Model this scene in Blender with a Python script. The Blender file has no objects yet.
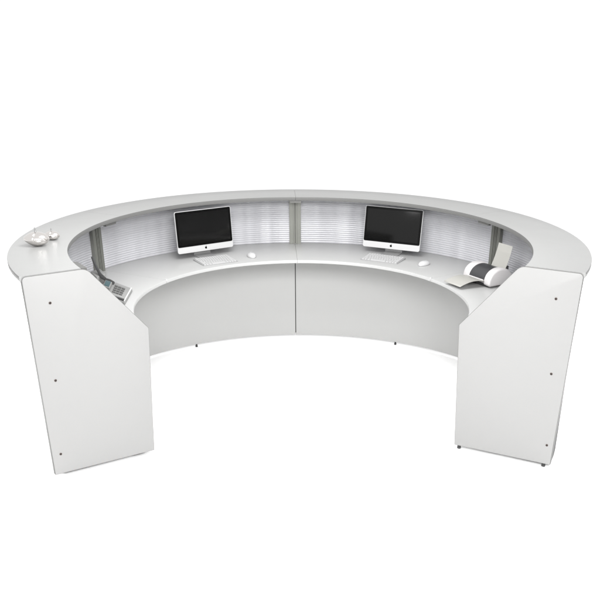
import bpy, bmesh, math, random
from math import sin, cos, pi, radians as R_
from mathutils import Vector, Matrix
random.seed(4)
sc = bpy.context.scene
COL = sc.collection

# ------------------------------------------------------------------ materials
def mat(name, color, rough=.4, metal=0., spec=.5, speck=0., scale=300., bump=0., bscale=600., rvar=.0):
    m = bpy.data.materials.new(name); m.use_nodes = True
    nt = m.node_tree; b = nt.nodes['Principled BSDF']
    b.inputs['Base Color'].default_value = (*color, 1)
    b.inputs['Roughness'].default_value = rough
    b.inputs['Metallic'].default_value = metal
    b.inputs['Specular IOR Level'].default_value = spec
    tc = nt.nodes.new('ShaderNodeTexCoord')
    if speck:
        n = nt.nodes.new('ShaderNodeTexNoise'); n.inputs['Scale'].default_value = scale; n.inputs['Detail'].default_value = 6
        nt.links.new(tc.outputs['Object'], n.inputs['Vector'])
        mx = nt.nodes.new('ShaderNodeMix'); mx.data_type = 'RGBA'
        mx.inputs['A'].default_value = (*[c*(1-speck) for c in color], 1)
        mx.inputs['B'].default_value = (*[min(1, c*(1+speck)) for c in color], 1)
        nt.links.new(n.outputs['Fac'], mx.inputs['Factor'])
        nt.links.new(mx.outputs['Result'], b.inputs['Base Color'])
    if bump:
        n2 = nt.nodes.new('ShaderNodeTexNoise'); n2.inputs['Scale'].default_value = bscale; n2.inputs['Detail'].default_value = 4
        nt.links.new(tc.outputs['Object'], n2.inputs['Vector'])
        bp = nt.nodes.new('ShaderNodeBump'); bp.inputs['Strength'].default_value = bump; bp.inputs['Distance'].default_value = .001
        nt.links.new(n2.outputs['Fac'], bp.inputs['Height']); nt.links.new(bp.outputs['Normal'], b.inputs['Normal'])
    if rvar:
        n3 = nt.nodes.new('ShaderNodeTexNoise'); n3.inputs['Scale'].default_value = 5; n3.inputs['Detail'].default_value = 5
        nt.links.new(tc.outputs['Object'], n3.inputs['Vector'])
        mr = nt.nodes.new('ShaderNodeMapRange')
        mr.inputs['To Min'].default_value = rough-rvar; mr.inputs['To Max'].default_value = rough+rvar
        nt.links.new(n3.outputs['Fac'], mr.inputs['Value']); nt.links.new(mr.outputs['Result'], b.inputs['Roughness'])
    return m

M = dict(
    floor=mat('studio_white', (.97, .97, .97), .9, spec=0.),
    counter=mat('grey_laminate', (.256, .257, .253), .33, speck=.03, scale=260, bump=.10, rvar=.05),
    worktop=mat('worktop_laminate', (.37, .371, .367), .33, speck=.03, scale=260, bump=.10, rvar=.05),
    front=mat('front_laminate', (.405, .405, .399), .45, speck=.025, scale=200, bump=.10, rvar=.04),
    white=mat('white_laminate', (.248, .247, .244), .42, speck=.02, scale=240, bump=.15, bscale=900, rvar=.04),
    edge=mat('edge_band', (.115, .115, .112), .45, spec=.3),
    alu=mat('anodised_aluminium', (.19, .193, .175), .42, metal=.55, speck=.06, scale=120),
    bracket=mat('bracket_steel', (.13, .13, .125), .45, metal=.4),
    stem=mat('stem_steel', (.22, .22, .22), .4, metal=.3),
    outer=mat('outer_laminate_grey', (.13, .13, .13), .75, spec=.08, speck=.03),
    dark=mat('dark_gasket', (.05, .05, .048), .6),
    black=mat('black_rubber', (.02, .02, .02), .5),
    screw=mat('screw_bronze', (.018, .013, .012), .4, metal=.3),
    screwring=mat('screw_cup', (.13, .095, .08), .5),
    mon=mat('monitor_white', (.43, .43, .43), .3),
    monalu=mat('stand_aluminium', (.42, .42, .42), .3, metal=.5),
    bezel=mat('bezel_black', (.003, .003, .003), .15, spec=.10),
    screen=mat('screen_dark', (.004, .004, .0039), .06, spec=.24),
    key=mat('key_white', (.43, .43, .43), .45),
    kbase=mat('keyboard_aluminium', (.36, .36, .36), .4, metal=.3),
    mouse=mat('mouse_white', (.50, .50, .50), .22),
    phone=mat('phone_grey', (.22, .22, .216), .45, speck=.04),
    phonelight=mat('phone_silver_trim', (.6, .6, .6), .3),
    phonekey=mat('phone_key_dark', (.10, .10, .098), .5),
    handset=mat('handset_charcoal', (.045, .045, .045), .4),
    lcd=mat('display_teal', (.04, .085, .095), .25),
    prwhite=mat('printer_white', (.46, .447, .447), .3),
    prdark=mat('printer_charcoal', (.028, .028, .03), .4, speck=.15, scale=200),
    prgrey=mat('printer_tray_grey', (.30, .295, .275), .45),
    chrome=mat('polished_chrome', (.68, .655, .635), .12, metal=1.),
)
# ribbed translucent sheet
def sheet_mat():
    m = bpy.data.materials.new('frosted_polycarbonate'); m.use_nodes = True
    nt = m.node_tree; nt.nodes.clear()
    out = nt.nodes.new('ShaderNodeOutputMaterial')
    d = nt.nodes.new('ShaderNodeBsdfDiffuse'); d.inputs['Color'].default_value = (.605, .605, .628, 1)
    t = nt.nodes.new('ShaderNodeBsdfTranslucent'); t.inputs['Color'].default_value = (.605, .605, .632, 1)
    mx = nt.nodes.new('ShaderNodeMixShader'); mx.inputs[0].default_value = .45
    g = nt.nodes.new('ShaderNodeBsdfGlossy'); g.inputs['Roughness'].default_value = .15
    f = nt.nodes.new('ShaderNodeFresnel'); f.inputs['IOR'].default_value = 1.45
    m2 = nt.nodes.new('ShaderNodeMixShader')
    nt.links.new(d.outputs[0], mx.inputs[1]); nt.links.new(t.outputs[0], mx.inputs[2])
    nt.links.new(mx.outputs[0], m2.inputs[1]); nt.links.new(g.outputs[0], m2.inputs[2]); nt.links.new(f.outputs[0], m2.inputs[0])
    nt.links.new(m2.outputs[0], out.inputs[0])
    # the sheet is slightly wavy; vertical highlight streaks are put into its translucent mix
    tc = nt.nodes.new('ShaderNodeTexCoord'); mp = nt.nodes.new('ShaderNodeMapping'); mp.inputs['Scale'].default_value = (9, 9, .8)
    n = nt.nodes.new('ShaderNodeTexNoise'); n.inputs['Scale'].default_value = 1; n.inputs['Detail'].default_value = 2
    bp = nt.nodes.new('ShaderNodeBump'); bp.inputs['Strength'].default_value = .35; bp.inputs['Distance'].default_value = .03
    nt.links.new(tc.outputs['Object'], mp.inputs[0]); nt.links.new(mp.outputs[0], n.inputs['Vector'])
    nt.links.new(n.outputs['Fac'], bp.inputs['Height']); nt.links.new(bp.outputs[0], g.inputs['Normal'])
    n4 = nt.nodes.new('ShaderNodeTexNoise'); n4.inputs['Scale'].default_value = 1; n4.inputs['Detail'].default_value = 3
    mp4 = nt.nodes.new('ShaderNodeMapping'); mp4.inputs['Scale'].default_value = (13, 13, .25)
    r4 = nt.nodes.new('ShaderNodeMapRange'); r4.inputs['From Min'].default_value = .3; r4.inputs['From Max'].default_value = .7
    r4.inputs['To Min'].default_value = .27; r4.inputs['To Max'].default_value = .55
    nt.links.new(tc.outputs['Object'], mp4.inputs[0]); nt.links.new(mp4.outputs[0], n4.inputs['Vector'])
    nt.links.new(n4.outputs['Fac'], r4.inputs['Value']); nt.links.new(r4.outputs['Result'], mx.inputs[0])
    return m
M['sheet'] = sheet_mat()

# ------------------------------------------------------------------ helpers
def link(name, bm, m, parent=None, smooth=None, m2=None):
    bmesh.ops.recalc_face_normals(bm, faces=bm.faces)
    me = bpy.data.meshes.new(name); bm.to_mesh(me); bm.free()
    me.materials.append(m)
    if m2: me.materials.append(m2)
    o = bpy.data.objects.new(name, me); COL.objects.link(o)
    if parent: o.parent = parent
    if smooth:
        for p in me.polygons: p.use_smooth = True
        try: me.set_sharp_from_angle(angle=R_(smooth))
        except Exception: pass
    return o
def thing(name, label, cat, loc=(0, 0, 0), rz=0, group=None):
    o = bpy.data.objects.new(name, None); COL.objects.link(o)
    o.empty_display_size = .05
    o.location = loc; o.rotation_euler = (0, 0, rz); o['label'] = label; o['category'] = cat
    if group: o['group'] = group
    return o
def copy_to(o, parent, loc=None):
    c = o.copy(); COL.objects.link(c); c.parent = parent
    if loc is not None: c.location = loc
    return c
def prism(bm, pts, ext):
    """closed polygon of Vectors swept along ext"""
    a = [bm.verts.new(p) for p in pts]; b = [bm.verts.new(Vector(p)+ext) for p in pts]
    n = len(pts); fs = [bm.faces.new(a), bm.faces.new(list(reversed(b)))]
    for i in range(n): fs.append(bm.faces.new((a[i], b[i], b[(i+1) % n], a[(i+1) % n])))
    return fs
def bevel(bm, off, seg=2, ang=40):
    bmesh.ops.recalc_face_normals(bm, faces=bm.faces)
    es = [e for e in bm.edges if len(e.link_faces) == 2 and e.calc_face_angle(0) > R_(ang)]
    bmesh.ops.bevel(bm, geom=es, offset=off, segments=seg, affect='EDGES', profile=.5, clamp_overlap=True)
def box(bm, c, s, mtx=None):
    vs = [Vector((c[0]+sx*s[0]/2, c[1]+sy*s[1]/2, c[2]+sz*s[2]/2)) for sx, sy in ((-1, -1), (1, -1), (1, 1), (-1, 1)) for sz in (-1,)]
    if mtx: 
        ext = mtx.to_3x3() @ Vector((0, 0, s[2])); vs = [mtx @ v for v in vs]
    else: ext = Vector((0, 0, s[2]))
    prism(bm, vs, ext)
def rrect(w, h, r, n=5):
    out = []
    for cx, cy, a0 in ((w/2-r, h/2-r, 0), (-w/2+r, h/2-r, 90), (-w/2+r, -h/2+r, 180), (w/2-r, -h/2+r, 270)):
        for i in range(n+1):
            a = R_(a0+90*i/n); out.append((cx+r*cos(a), cy+r*sin(a)))
    return out
def lathe(bm, prof, n=32, mtx=None):
    rings = []
    for r, z in prof:
        if r < 1e-5: rings.append([bm.verts.new((0, 0, z))])
        else: rings.append([bm.verts.new((r*cos(2*pi*i/n), r*sin(2*pi*i/n), z)) for i in range(n)])
    for A, B in zip(rings, rings[1:]):
        for i in range(n):
            j = (i+1) % n
            if len(A) == 1 and len(B) == 1: continue
            if len(A) == 1: bm.faces.new((A[0], B[i], B[j]))
            elif len(B) == 1: bm.faces.new((A[i], A[j], B[0]))
            else: bm.faces.new((A[i], A[j], B[j], B[i]))
    for L in (rings[0], rings[-1]):
        if len(L) > 1: bm.faces.new(L)
    if mtx: bmesh.ops.transform(bm, matrix=mtx, verts=bm.verts)
def tube(bm, pts, rad, n=10):
    pts = [Vector(p) for p in pts]; rings = []
    for i, p in enumerate(pts):
        t = (pts[min(i+1, len(pts)-1)]-pts[max(i-1, 0)]).normalized()
        s = t.cross(Vector((0, 0, 1))); s = s.normalized() if s.length > 1e-4 else Vector((1, 0, 0)); q = s.cross(t)
        r = rad[i] if isinstance(rad, (list, tuple)) else rad
        rings.append([bm.verts.new(p+(s*cos(2*pi*k/n)+q*sin(2*pi*k/n))*r) for k in range(n)])
    for A, B in zip(rings, rings[1:]):
        for k in range(n): bm.faces.new((A[k], A[(k+1) % n], B[(k+1) % n], B[k]))
    bm.faces.new(rings[0]); bm.faces.new(list(reversed(rings[-1])))

PT = .026      # end panel thickness
def ring(bm, prof, a0, a1, n=None, off0=0., off1=0., flare=0., band=(), flare1=0.):
    """closed (r,z) outline swept round the desk's centre from a0 to a1 (degrees);
    off0/off1 move an end along the tangent so that it butts flat against something"""
    n = n or max(8, int((a1-a0)*1.2))
    rings = []
    for i in range(n+1):
        a = R_(a0+(a1-a0)*i/n)
        o = off0 if i == 0 else (-off1 if i == n else 0)
        if (i == 1 and off0 > .01): a = max(a, R_(a0+2.2))
        if (i == n-1 and off1 > .01): a = min(a, R_(a1-2.2))
        t = Vector((-sin(a), cos(a), 0))*o
        dr = flare*(1-i/n)+flare1*i/n
        rings.append([bm.verts.new(Vector(((r+dr)*cos(a), (r+dr)*sin(a), z))+t) for r, z in prof])
    m = len(prof)
    for A, B in zip(rings, rings[1:]):
        for k in range(m): bm.faces.new((A[k], B[k], B[(k+1) % m], A[(k+1) % m])).material_index = 1 if k in band else 0
    bm.faces.new(rings[0]); bm.faces.new(list(reversed(rings[-1])))
def slab(r0, r1, z0, z1, c=.003):
    return [(r0+c, z0), (r1-c, z0), (r1-c*.3, z0+c*.3), (r1, z0+c), (r1, z1-c), (r1-c*.3, z1-c*.3), (r1-c, z1),
            (r0+c, z1), (r0+c*.3, z1-c*.3), (r0, z1-c), (r0, z0+c), (r0+c*.3, z0+c*.3)]
def polar(r, deg, z): return Vector((r*cos(R_(deg)), r*sin(R_(deg)), z))

# ------------------------------------------------------------------ floor
bm = bmesh.new()
box(bm, (0, 0, -.05), (160, 160, .1))
fl = link('floor', bm, M['floor']); fl['kind'] = 'structure'; fl['label'] = 'plain seamless white studio floor under the curved desk'

# ------------------------------------------------------------------ the desk
ZW, ZC, ZC0 = .74, 1.107, 1.081
R_CO, R_CI = 1.605, 1.298
R_WI, R_WO = .982, 1.5140
R_F0, R_F1 = 1.525, 1.545
R_S = 1.503
desk = thing('reception_desk', 'large curved white and grey reception desk with raised counter, open towards the viewer', 'reception desk')
JOINTS = [-30, 30, 90, 150, 210]
for k in range(4):
    a0, a1 = JOINTS[k], JOINTS[k+1]
    o0 = PT+.001 if k == 0 else .0006; o1 = PT+.001 if k == 3 else .0006
    bm = bmesh.new(); ring(bm, slab(R_CI, R_CO, ZC0, ZC), a0, a1, 90, .0088 if k == 0 else .0006, .0088 if k == 3 else .0006, 0, (2, 3, 4, 8, 9, 10))
    link('counter_top', bm, M['counter'], desk, 35, M['edge'])
    bm = bmesh.new(); ring(bm, slab(R_WI, R_WO, ZW-.021, ZW, .002), a0, a1, 90, o0, o1)
    link('worktop', bm, M['worktop'], desk, 35)
    g0 = o0 if k == 0 else .0035; g1 = o1 if k == 3 else .0035
    bm = bmesh.new(); ring(bm, slab(R_F0, R_F1, .022, ZW-.001, .002), a0, a1, 90, g0, g1, .026 if k == 0 else 0, (2, 3, 4), -.010 if k == 3 else 0)
    link('front_panel', bm, M['front'], desk, 35, M['outer'])
    # horizontally ribbed translucent sheet standing on the worktop
    prof = []; nr = 23; z0, z1 = ZW+.001, ZC0-.001; pitch = (z1-z0)/nr
    for i in range(nr):
        for j in range(6):
            u = j/6; prof.append((R_S-.0026*abs(sin(pi*u))**.8, z0+(i+u)*pitch))
    prof.append((R_S, z1)); prof += [(R_S+.012, z1), (R_S+.012, z0)]
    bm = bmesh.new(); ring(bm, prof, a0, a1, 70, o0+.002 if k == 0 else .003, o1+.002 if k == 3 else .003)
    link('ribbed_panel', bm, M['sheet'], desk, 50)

# posts at the joints: two slotted aluminium profiles with a dark gap
def half_profile(bm, s, zb, zt):
    pts = [(.002, -.010), (.010, -.010), (.010, -.004), (.016, -.004), (.016, -.010), (.042, -.010), (.042, .016), (.002, .016)]
    prism(bm, [Vector((s*x, y, zb)) for x, y in pts], Vector((0, 0, zt-zb)))
for ja, a in ((30, 27.9), (90, 90), (150, 151.6)):
    mt = Matrix.Translation(polar(R_S-.022, a, 0)) @ Matrix.Rotation(R_(a-90), 4, 'Z')
    p = None
    bm = bmesh.new(); half_profile(bm, 1, ZW+.0005, ZC0-.0005); bmesh.ops.transform(bm, matrix=mt, verts=bm.verts)
    p = link('post', bm, M['alu'], desk)
    bm = bmesh.new(); half_profile(bm, -1, ZW+.0005, ZC0-.0005); bmesh.ops.transform(bm, matrix=mt, verts=bm.verts)
    link('post', bm, M['alu'], desk)
    bm = bmesh.new(); box(bm, (0, .010, (ZW+ZC0)/2), (.0036, .010, ZC0-ZW-.004)); bmesh.ops.transform(bm, matrix=mt, verts=bm.verts)
    link('joint_strip', bm, M['dark'], desk)
    # steel angle under the counter: an arm from the post and a bar along the counter's inner edge
    sp = 0 if a == 90 else (1 if a < 90 else -1)
    mt3 = Matrix.Translation(polar(1.322, a, 0)) @ Matrix.Rotation(R_(a-90), 4, 'Z')
    bm = bmesh.new(); box(bm, (.05*sp, 0, ZC0-.0085), (.080 if sp == 0 else .10, .022, .016), mt3)
    box(bm, (0, .079, ZC0-.009), (.036, .135, .012), mt3)
    link('counter_bracket', bm, M['bracket'], desk)
    # dark strip behind the joint of the front panels
    mt2 = Matrix.Translation(polar((R_F0+R_F1)/2+.004, ja, 0)) @ Matrix.Rotation(R_(ja-90), 4, 'Z')
    bm = bmesh.new(); box(bm, (0, 0, .38), (.0066, .008, .69)); bmesh.ops.transform(bm, matrix=mt2, verts=bm.verts)
    link('joint_strip', bm, M['dark'], desk)
    # little connector nib on the worktop edge
    if a != 90:
        bm = bmesh.new(); box(bm, (0, 0, 0), (.010, .012, .016)); bevel(bm, .002)
        bmesh.ops.transform(bm, matrix=Matrix.Translation(polar(R_WI+.002, ja, ZW-.002)) @ Matrix.Rotation(R_(ja-90), 4, 'Z'), verts=bm.verts)
        link('edge_connector', bm, M['mon'], desk)

# end panels: profile (r,z) extruded away from the opening
PO, PTI, PI_, PH = 1.598, 1.2745, .974, 1.1035
PB, POB = 1.008, 1.574
outline = [(PB, .022), (POB, .022)]
for i in range(7):
    t = R_(90*i/6); outline.append((PO-.022+.022*cos(t), PH-.022+.022*sin(t)))
# rounded inner top corner
d1 = Vector((PI_-PTI, .745-PH)).normalized()
for i in range(6):
    t = i/5; p0 = Vector((PTI+.03, PH)); p1 = Vector((PTI, PH)); p2 = p1+d1*.03
    q = p0*(1-t)**2+p1*2*t*(1-t)+p2*t*t; outline.append((q.x, q.y))
outline += [(PI_, .745)]
for th, sgn in ((-30, 1), (210, -1)):
    rd = Vector((cos(R_(th)), sin(R_(th)), 0)); tg = Vector((-sin(R_(th)), cos(R_(th)), 0))*sgn
    if sgn < 0: POB = 1.586; outline[1] = (POB, .022)
    bm = bmesh.new(); prism(bm, [rd*r+Vector((0, 0, z)) for r, z in outline], tg*.0060); bevel(bm, .0020, 2, 30)
    bm2 = bmesh.new(); s0 = (1.0795-PH)/(.745-PH); rt = PTI+(PI_-PTI)*s0
    prism(bm2, [rd*r+tg*.0061+Vector((0, 0, z)) for r, z in ((PB, .022), (POB, .022), (PO, 1.0795), (rt, 1.0795), (PI_, .745))], tg*(PT-.0061)); bevel(bm2, .0015, 2, 30)
    tmp = bpy.data.meshes.new('tmp'); bm2.to_mesh(tmp); bm2.free(); bm.from_mesh(tmp); bpy.data.meshes.remove(tmp)
    bm.normal_update()
    for fc in bm.faces: fc.material_index = 0 if abs(fc.normal.dot(tg)) > .98 else 1
    pan = link('end_panel', bm, M['white'], desk, 35, M['edge'])
    for r, z in ((1.478, .96), (1.509, .555), (1.541, .138)):
        q = (Vector((0, 0, 1))).rotation_difference(-tg).to_matrix().to_4x4()
        bm = bmesh.new(); lathe(bm, [(.0074, 0), (.0074, .0012), (.0052, .0014), (.0052, .0005)], 20, Matrix.Translation(rd*r+Vector((0, 0, z))) @ q)
        cup = link('screw_cup', bm, M['screwring'], pan, 40)
        bm = bmesh.new(); lathe(bm, [(.0060, .0008), (.0060, .0016), (.0046, .0024), (.0022, .0026), (.0022, .0012), (0, .0012)], 20, Matrix.Translation(rd*r+Vector((0, 0, z))) @ q)
        link('screw', bm, M['screw'], cup, 40)
    # steel bar under the counter, running from the left panel
    if sgn < 0:
        bm = bmesh.new(); box(bm, (0, .180, 1.069), (.030, .150, .0235), Matrix.Translation(rd*1.252) @ Matrix.Rotation(R_(th), 4, 'Z') @ Matrix.Scale(-1, 4, (0, 1, 0)))
        link('counter_bracket', bm, M['bracket'], desk)
    # levelling feet
    for r in (1.035, 1.535):
        c = rd*(r if sgn > 0 else (1.08 if r < 1.3 else 1.50))+tg*(.013 if sgn > 0 else .060)
        if sgn < 0:
            bm = bmesh.new(); box(bm, (0, 0, .0445), (.06, .034, .045), Matrix.Translation(c-tg*.0165) @ Matrix.Rotation(R_(th), 4, 'Z')); link('foot_block', bm, M['white'], desk)
        bm = bmesh.new(); lathe(bm, [(.0105, 0), (.011, .002), (.011, .014), (.009, .0155), (.009, .0219)], 18, Matrix.Translation(c))
        link('levelling_foot', bm, M['black'], desk, 40)
for a in (0, 60, 120, 180):
    bm = bmesh.new(); lathe(bm, [(.008, 0), (.0085, .002), (.0085, .011), (.007, .0125), (.007, .0219)], 18, Matrix.Translation(polar((R_F0+R_F1)/2-.004, a, 0)))
    link('levelling_foot', bm, M['black'], desk, 40)

# ------------------------------------------------------------------ monitors
def apple(bm, s, y):
    pts = []
    for i in range(40):
        a = 2*pi*i/40; x, z = cos(a), sin(a)
        r = 1-.20*max(0, cos(a-pi/2))**14-.10*max(0, cos(a+pi/2))**14
        px, pz = .92*r*x*(1+.06*z), .95*r*z
        dd = math.hypot(px-1.12, pz-.12)
        if dd < .48: px = 1.12+(px-1.12)/dd*.48 if px < 1.12 else 1.12-.47; pz = pz
        pts.append(Vector((px*s, y, pz*s)))
    prism(bm, pts, Vector((0, -.0006, 0)))
    leaf = [Vector(((.05+.42*t+.16*sgn*sin(pi*t))*s, y, (1.02+.42*t-.16*sgn*sin(pi*t))*s)) for sgn, ts in ((1, [i/6 for i in range(7)]), (-1, [1-i/6 for i in range(1, 6)])) for t in ts]
    prism(bm, leaf, Vector((0, -.0006, 0)))
def monitor(label, x, y, zb, yaw, tilt, W, H):
    t = thing('computer_monitor', label, 'monitor', (x, y, ZW), yaw, 'computers on the worktop')
    tm = Matrix.Translation((0, 0, zb-ZW)) @ Matrix.Rotation(-tilt, 4, 'X')
    def pt(px, pz, yy): return Vector((px, yy, pz))
    bm = bmesh.new()
    # slim case whose back swells out
    outl = rrect(W, H, .012)
    a = [bm.verts.new((px, 0, pz+H/2)) for px, pz in outl]
    b = [bm.verts.new((px, .010, pz+H/2)) for px, pz in outl]
    c = [bm.verts.new((px*.86, .020, pz*.84+H/2)) for px, pz in outl]
    e = [bm.verts.new((px*.45, .030, pz*.45+H/2)) for px, pz in outl]
    for A, B in ((a, b), (b, c), (c, e)):
        for i in range(len(outl)):
            j = (i+1) % len(outl); bm.faces.new((A[i], B[i], B[j], A[j]))
    bm.faces.new(a); bm.faces.new(list(reversed(e)))
    bmesh.ops.transform(bm, matrix=tm, verts=bm.verts)
    case = link('case', bm, M['mon'], t, 40)
    ch = H*.148; bw, bh = W-.006, H-ch-.003
    bm = bmesh.new(); prism(bm, [Vector((px, -.0022, pz+ch+bh/2)) for px, pz in rrect(bw, bh, .009)], Vector((0, .0021, 0)))
    bevel(bm, .0006, 1); bmesh.ops.transform(bm, matrix=tm, verts=bm.verts)
    bz = link('bezel', bm, M['bezel'], t)
    m_ = W*.036
    bm = bmesh.new(); prism(bm, [Vector((px, -.0028, pz+ch+bh/2)) for px, pz in rrect(bw-2*m_, bh-2*m_*.95, .002, 2)], Vector((0, .0005, 0)))
    bmesh.ops.transform(bm, matrix=tm, verts=bm.verts); link('screen', bm, M['screen'], t)
    bm = bmesh.new(); apple(bm, .0088, -.0004); bmesh.ops.transform(bm, matrix=tm @ Matrix.Translation((0, 0, ch*.5)), verts=bm.verts)
    link('emblem', bm, M['bezel'], t)
    # bent sheet stand: foot under the screen, upright to the back
    path = [(-.072, .0025), (.055, .0025), (.066, .006), (.070, .016), (.062, .06), (.040, .115)]
    sec = [(y_, z_) for y_, z_ in path] + [(y_-.005*(1 if i > 1 else 0), z_+(.005 if i <= 2 else 0)) for i, (y_, z_) in reversed(list(enumerate(path)))]
    sw = W*.30
    bm = bmesh.new(); prism(bm, [Vector((-sw/2, y_, z_)) for y_, z_ in sec], Vector((sw, 0, 0))); bevel(bm, .001, 1)
    link('stand', bm, M['monalu'], t)
    return t
monitor('white monitor with dark screen at the left workstation, angled to the right', -.6323, 1.0973, .7834, .5516, .08, .43, .2763)
monitor('white monitor with dark screen at the right workstation, beside the mouse near the printer', .6681, 1.1246, .7809, -.4675, .1596, .425, .2797)

# ------------------------------------------------------------------ keyboards and mice
def keyboard(label, corners):
    tl, tr, br, bl = [Vector((*c, ZW)) for c in corners]
    c = (tl+tr+br+bl)/4; X = ((tr-tl)+(br-bl))/2; Y = ((tl-bl)+(tr-br))/2
    w, h = X.length, Y.length; yaw = math.atan2(X.y, X.x)
    t = thing('keyboard', label, 'keyboard', c, yaw, 'keyboards on the worktop')
    bm = bmesh.new()
    z = lambda y: .007+.008*(y/h+.5)
    o = rrect(w, h, .006, 3)
    a = [bm.verts.new((x, y, .0006)) for x, y in o]; b = [bm.verts.new((x, y, z(y)-.004)) for x, y in o]
    n = len(o)
    for i in range(n): bm.faces.new((a[i], a[(i+1) % n], b[(i+1) % n], b[i]))
    bm.faces.new(b); bm.faces.new(a); link('base', bm, M['kbase'], t, 30)
    rows = [14, 14, 13, 12, 8]; gap = .0026; kh = (h-.016)/5
    tilt = math.atan(.008/h)
    for ri, nk in enumerate(rows):
        y = h/2-.008-kh*(ri+.5); ws = [1.]*nk
        if ri == 4: ws = [1, 1, 1.2, 5.6, 1.2, 1, 1, 1]
        if ri == 1: ws[-1] = 1.35
        if ri == 2: ws[0] = 1.5; ws[-1] = 1.5
        if ri == 3: ws[0] = 2; ws[-1] = 2
        tot = sum(ws); x = -w/2+.007; sc_ = (w-.014)/tot
        for q in ws:
            kw = q*sc_-gap
            bm = bmesh.new(); prism(bm, [Vector((px, py, -.0022)) for px, py in rrect(kw, kh-gap, .002, 2)], Vector((0, 0, .0045)))
            k = link('key', bm, M['key'], t); k.location = (x+q*sc_/2, y, z(y)-.0018); k.rotation_euler = (tilt, 0, 0)
            x += q*sc_
    return t
keyboard('pale compact keyboard in front of the left monitor, next to the middle joint', [(-.707, 1.004), (-.477, 1.113), (-.423, .951), (-.648, .821)])
keyboard('pale compact keyboard in front of the right monitor', [(.503, 1.13), (.755, 1.009), (.685, .841), (.452, .993)])
def mouse(label, x, y, yaw):
    t = thing('mouse', label, 'mouse', (x, y, ZW+.0005), yaw, 'mice on the worktop')
    bm = bmesh.new(); bmesh.ops.create_uvsphere(bm, u_segments=28, v_segments=16, radius=1)
    for v in bm.verts:
        zz = max(v.co.z, -.25); f = .9+.1*v.co.y
        v.co = Vector((v.co.x*.034*f, v.co.y*.056, (zz+.25)*.0225*(1-.12*v.co.y)))
    bmesh.ops.remove_doubles(bm, verts=bm.verts, dist=.00005)
    link('shell', bm, M['mouse'], t, 60)
    bm = bmesh.new(); tube(bm, [(-.003, .024, .0215), (.003, .024, .0215)], .0040, 12)
    link('scroll_wheel', bm, M['phonelight'], t, 40)
    return t
mouse('small white mouse right of the left keyboard, close to the middle joint', -.317, 1.09, .25)
mouse('small white mouse right of the right monitor and keyboard', .862, .835, -.75)

# ------------------------------------------------------------------ telephone on the left worktop
ph = thing('desk_phone', 'grey office phone with dark keys and raised handset behind the left end panel', 'telephone', (-1.13, .22, ZW))
def ploc(x, y, z): return Vector((x+1.13, y-.22, z-ZW))
# body corners (world), top face slopes up to the back
A, B, Cc, D = Vector((-1.222, .43)), Vector((-1.028, .225)), Vector((-1.033, -.06)), Vector((-1.20, .085))
def on(u, v):   # u along back edge (left->right), v from back to front
    p = A*(1-u)*(1-v)+B*u*(1-v)+Cc*u*v+D*(1-u)*v; return p
def top(u, v, dz=0):
    p = on(u, v); return ploc(p.x, p.y, ZW+.030-.008*u+dz)
bm = bmesh.new()
lo = [ploc(*on(u, v), ZW+.0006) for u, v in ((0, 0), (1, 0), (1, 1), (0, 1))]; hi = [top(u, v) for u, v in ((0, 0), (1, 0), (1, 1), (0, 1))]
la = [bm.verts.new(p) for p in lo]; ha = [bm.verts.new(p) for p in hi]
for i in range(4): bm.faces.new((la[i], la[(i+1) % 4], ha[(i+1) % 4], ha[i]))
bm.faces.new(la); bm.faces.new(ha); bevel(bm, .004, 2); link('base', bm, M['phone'], ph, 40)
def pad(u0, u1, v0, v1, z0, z1, name, m, bv=.001):
    bm = bmesh.new(); pts = [top(u, v, z0) for u, v in ((u0, v0), (u1, v0), (u1, v1), (u0, v1))]
    prism(bm, pts, Vector((0, 0, z1-z0))); bevel(bm, bv, 1); return link(name, bm, m, ph)
pad(.965, 1.0, .02, .98, .0003, .006, 'trim', M['phonelight'])
for i in range(4):
    for j in range(3):
        v0 = .20+.135*i; u0 = .42+.135*j
        pad(u0, u0+.115, v0, v0+.075, .0003, .005, 'key', M['phonekey'])
pad(.08, .33, .26, .66, .0003, .020, 'display_housing', M['phone'], .002)
pad(.11, .30, .30, .62, .0203, .0225, 'display', M['lcd'], .0004)
pad(.60, .98, .90, .975, .0003, .010, 'handset_rest', M['handset'], .002)
# raised back block and handset standing tilted against it
bm = bmesh.new()
pts = [Vector((-1.325, .50)), Vector((-1.275, .575)), Vector((-1.222, .45)), Vector((-1.26, .36))]
prism(bm, [ploc(p.x, p.y, ZW+.0006) for p in pts], Vector((0, 0, .055))); bevel(bm, .005, 2); link('cradle', bm, M['phone'], ph, 40)
bm = bmesh.new()
hp = [(-1.302, .50, .885), (-1.288, .475, .858), (-1.272, .45, .832), (-1.250, .41, .806), (-1.228, .375, .792), (-1.205, .345, .786)]
tube(bm, [ploc(*p) for p in hp], [.0075, .0085, .0085, .0095, .013, .010], 12); link('handset', bm, M['handset'], ph, 60)
bm = bmesh.new(); tube(bm, [ploc(-1.203, .343, .785), ploc(-1.175, .315, .781), ploc(-1.15, .29, .778)], [.010, .014, .011], 12); link('handset_earpiece', bm, M['handset'], ph, 60)

# ------------------------------------------------------------------ printer on the right worktop
pr = thing('printer', 'small white drum shaped printer with charcoal cover beside the right end panel', 'printer', (1.197, .384, ZW), -1.071)
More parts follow.
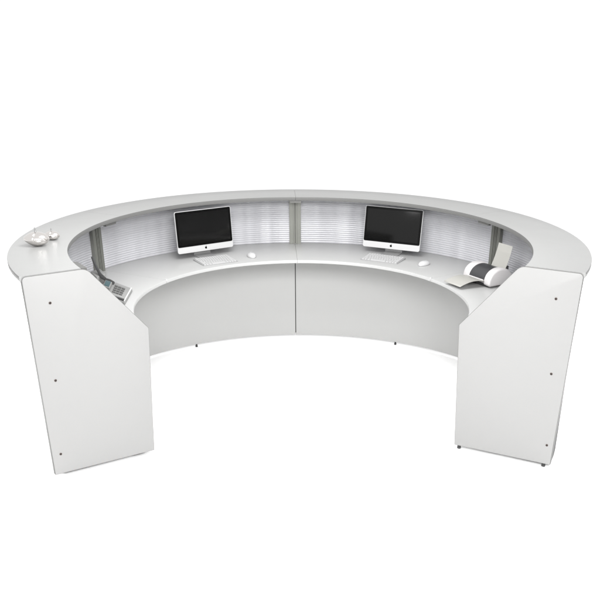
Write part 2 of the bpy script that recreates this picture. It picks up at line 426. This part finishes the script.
# local: x = axis of the drum, -y = towards the sitter
L, a_, Hh = .105, .098, .105
def dprof(sy, sz, zb, n=18):
    pts = [(-a_*sy*.86, zb), (-a_*sy, zb+.012)]
    for i in range(n+1):
        t = pi*(1-i/n)
        pts.append((a_*sy*cos(t), zb+.020+(Hh*sz-.020)*sin(t)**.85))
    pts += [(a_*sy, zb+.012), (a_*sy*.86, zb)]
    return pts
def drum(name, x0, x1, sy, sz, zb, m, bv):
    bm = bmesh.new(); prism(bm, [Vector((x0, y, z)) for y, z in dprof(sy, sz, zb)], Vector((x1-x0, 0, 0)))
    bmesh.ops.remove_doubles(bm, verts=bm.verts, dist=1e-5); bevel(bm, bv, 3, 50); return link(name, bm, m, pr, 50)
drum('foot_plate', -L+.012, L-.012, .93, .3, .0006, M['prdark'], .002)
drum('side_cap', -L-.024, -L+.036, 1., 1., .010, M['prwhite'], .012)
drum('side_cap', L-.036, L+.024, 1., 1., .010, M['prwhite'], .012)
body = drum('body', -L+.037, L-.037, .90, .88, .011, M['prwhite'], .002)
# charcoal roller cover: a curved strip over the body
bm = bmesh.new(); n = 22; outer = []; inner = []
for i in range(n+1):
    t = pi*(.95-.83*i/n)
    for Lst, k in ((outer, 1.0), (inner, .90)):
        Lst.append(Vector((-L+.0365, a_*k*cos(t)*.97, .028+(Hh*k*.955-.020)*max(0, sin(t))**.85)))
prism(bm, outer+list(reversed(inner)), Vector((2*L-.073, 0, 0))); link('roller_cover', bm, M['prdark'], pr, 40)
# output tray: thin curved sheet
def sheet(path, x0, x1, th, name, m, x0e=None, x1e=None):
    x0e = x0 if x0e is None else x0e; x1e = x1 if x1e is None else x1e
    bm = bmesh.new(); rows = []
    for i, (y, z) in enumerate(path):
        s = i/(len(path)-1); xa = x0+(x0e-x0)*s; xb = x1+(x1e-x1)*s
        rows.append([bm.verts.new(p) for p in ((xa, y, z), (xb, y, z), (xb, y, z-th), (xa, y, z-th))])
    for P, Q in zip(rows, rows[1:]):
        for k in range(4): bm.faces.new((P[k], P[(k+1) % 4], Q[(k+1) % 4], Q[k]))
    bm.faces.new(rows[0]); bm.faces.new(list(reversed(rows[-1]))); bevel(bm, .001, 1, 60); return link(name, bm, m, pr, 40)
path = [(-.080-.190*s, .036+.016*s-.030*s*s+.012*sin(pi*s)) for s in [i/14 for i in range(15)]]
sheet(path, -.075, .085, .003, 'output_tray', M['prgrey'], -.105, .055)
# lip above the tray
bm = bmesh.new(); box(bm, (0, -.094, .042), (2*L-.076, .012, .008)); bevel(bm, .002); link('tray_lip', bm, M['prwhite'], pr)
# tilted paper support at the back, with a darker brace behind
path = [(.070+.045*s+.006*sin(pi*s), .075+.155*s) for s in [i/12 for i in range(13)]]
sheet(path, -.058, .072, .004, 'paper_support', M['prgrey'], -.050, .078)
bm = bmesh.new(); box(bm, (.070, .094, .060), (.012, .016, .10)); bevel(bm, .002); link('brace', bm, M['prdark'], pr)

# ------------------------------------------------------------------ polished ornaments on the left counter
def ornament(label, x, y, s, yaw):
    t = thing('ornament', label, 'ornament', (x, y, ZC+.0005), yaw, 'polished ornaments on the left counter')
    bm = bmesh.new(); bmesh.ops.create_uvsphere(bm, u_segments=40, v_segments=24, radius=1)
    for v in bm.verts:
        u = v.co.x
        wv = 1-.30*max(0, -u)**1.6
        z = v.co.z*(.95 if v.co.z > 0 else .80)
        v.co = Vector((u*.075+.0, v.co.y*.052*wv, max(-.80*.97, z)*.048*wv+.038+.006*max(0, -u)**2))
    for v in bm.verts: v.co *= s
    zmin = min(v.co.z for v in bm.verts)
    for v in bm.verts: v.co.z -= zmin
    zt = max(v.co.z for v in bm.verts)
    link('body', bm, M['chrome'], t, 60)
    bm = bmesh.new(); lathe(bm, [(.0075*s, zt-.004), (.006*s, zt+.006*s), (.0045*s, zt+.012*s), (.006*s, zt+.022*s), (.004*s, zt+.025*s), (0, zt+.0255*s)], 16)
    link('stem', bm, M['stem'], t, 40)
    bm = bmesh.new(); tube(bm, [(.052*s, -.020*s, .040*s), (.066*s, -.034*s, .043*s), (.078*s, -.042*s, .050*s)], [.009*s, .008*s, .006*s], 12)
    link('spout', bm, M['chrome'], t, 60)
    return t
ornament('larger shiny silver ornament with a short stem on the left counter', -1.455, -.155, .9, .12)
ornament('smaller shiny silver ornament behind the larger one on the left counter', -1.405, -.01, .58, .1)

# ------------------------------------------------------------------ light: white studio surround, a front lamp and added fills
w = bpy.data.worlds.new('World'); sc.world = w; w.use_nodes = True
bg = w.node_tree.nodes['Background']; bg.inputs['Color'].default_value = (1, 1, 1, 1); bg.inputs['Strength'].default_value = 1.08
def area_lamp(name, loc, target, sx, sy, power):
    ld = bpy.data.lights.new(name, 'AREA'); ld.shape = 'RECTANGLE'; ld.size = sx; ld.size_y = sy; ld.energy = power
    o = bpy.data.objects.new(name, ld); COL.objects.link(o); o.location = loc
    o.rotation_euler = (Vector(target)-Vector(loc)).to_track_quat('-Z', 'Y').to_euler(); return o
area_lamp('area_lamp', (.2, -4.6, 2.95), (0, .6, .4), 2.4, 1.0, 250)
area_lamp('area_lamp', (-.15, -.55, 2.55), (-.1, -.35, 0), 1.2, 1.0, 72)  # added fill, out of view, to whiten the floor inside the ring
# narrow lamps in front, added to streak the ribbed sheets with reflections
for x, y in ((1.75, -4.4), (3.0, -3.3), (-2.1, -4.4), (-3.4, -3.2)):
    area_lamp('added_strip', (x, y, 2.6), (0, 1.2, .9), .14, 1.7, 12)
# two added lamps, out of view, that keep the floor beside the desk white
for x in (-3.1, 3.1):
    area_lamp('added_floor_fill', (x, .2, 3.0), (x, .2, 0), 2.2, 5.0, 105).data.spread = R_(50)

# ------------------------------------------------------------------ camera
cd = bpy.data.cameras.new('camera'); cam = bpy.data.objects.new('camera', cd); COL.objects.link(cam); sc.camera = cam
pitch, yaw, roll, f = -.5024, .0646, .0105, 855.2001
fw = Vector((sin(yaw)*cos(pitch), cos(yaw)*cos(pitch), sin(pitch)))
r = fw.cross(Vector((0, 0, 1))).normalized(); u = r.cross(fw)
r2 = r*cos(roll)+u*sin(roll); u2 = u*cos(roll)-r*sin(roll)
mw = Matrix((r2, u2, -fw)).transposed().to_4x4(); mw.translation = (-.1702, -4.9842, 2.2123)
cam.matrix_world = mw
cd.sensor_width = 36; cd.sensor_fit = 'HORIZONTAL'; cd.lens = f/600*36
cd.shift_x = -25.9123/600; cd.shift_y = 188.4247/600
cd.clip_start = .05; cd.clip_end = 500

sc.render.engine = 'CYCLES'
sc.view_settings.view_transform = 'Standard'; sc.view_settings.look = 'None'
sc.view_settings.exposure = 0; sc.view_settings.gamma = 1
sc.cycles.max_bounces = 12; sc.cycles.diffuse_bounces = 8
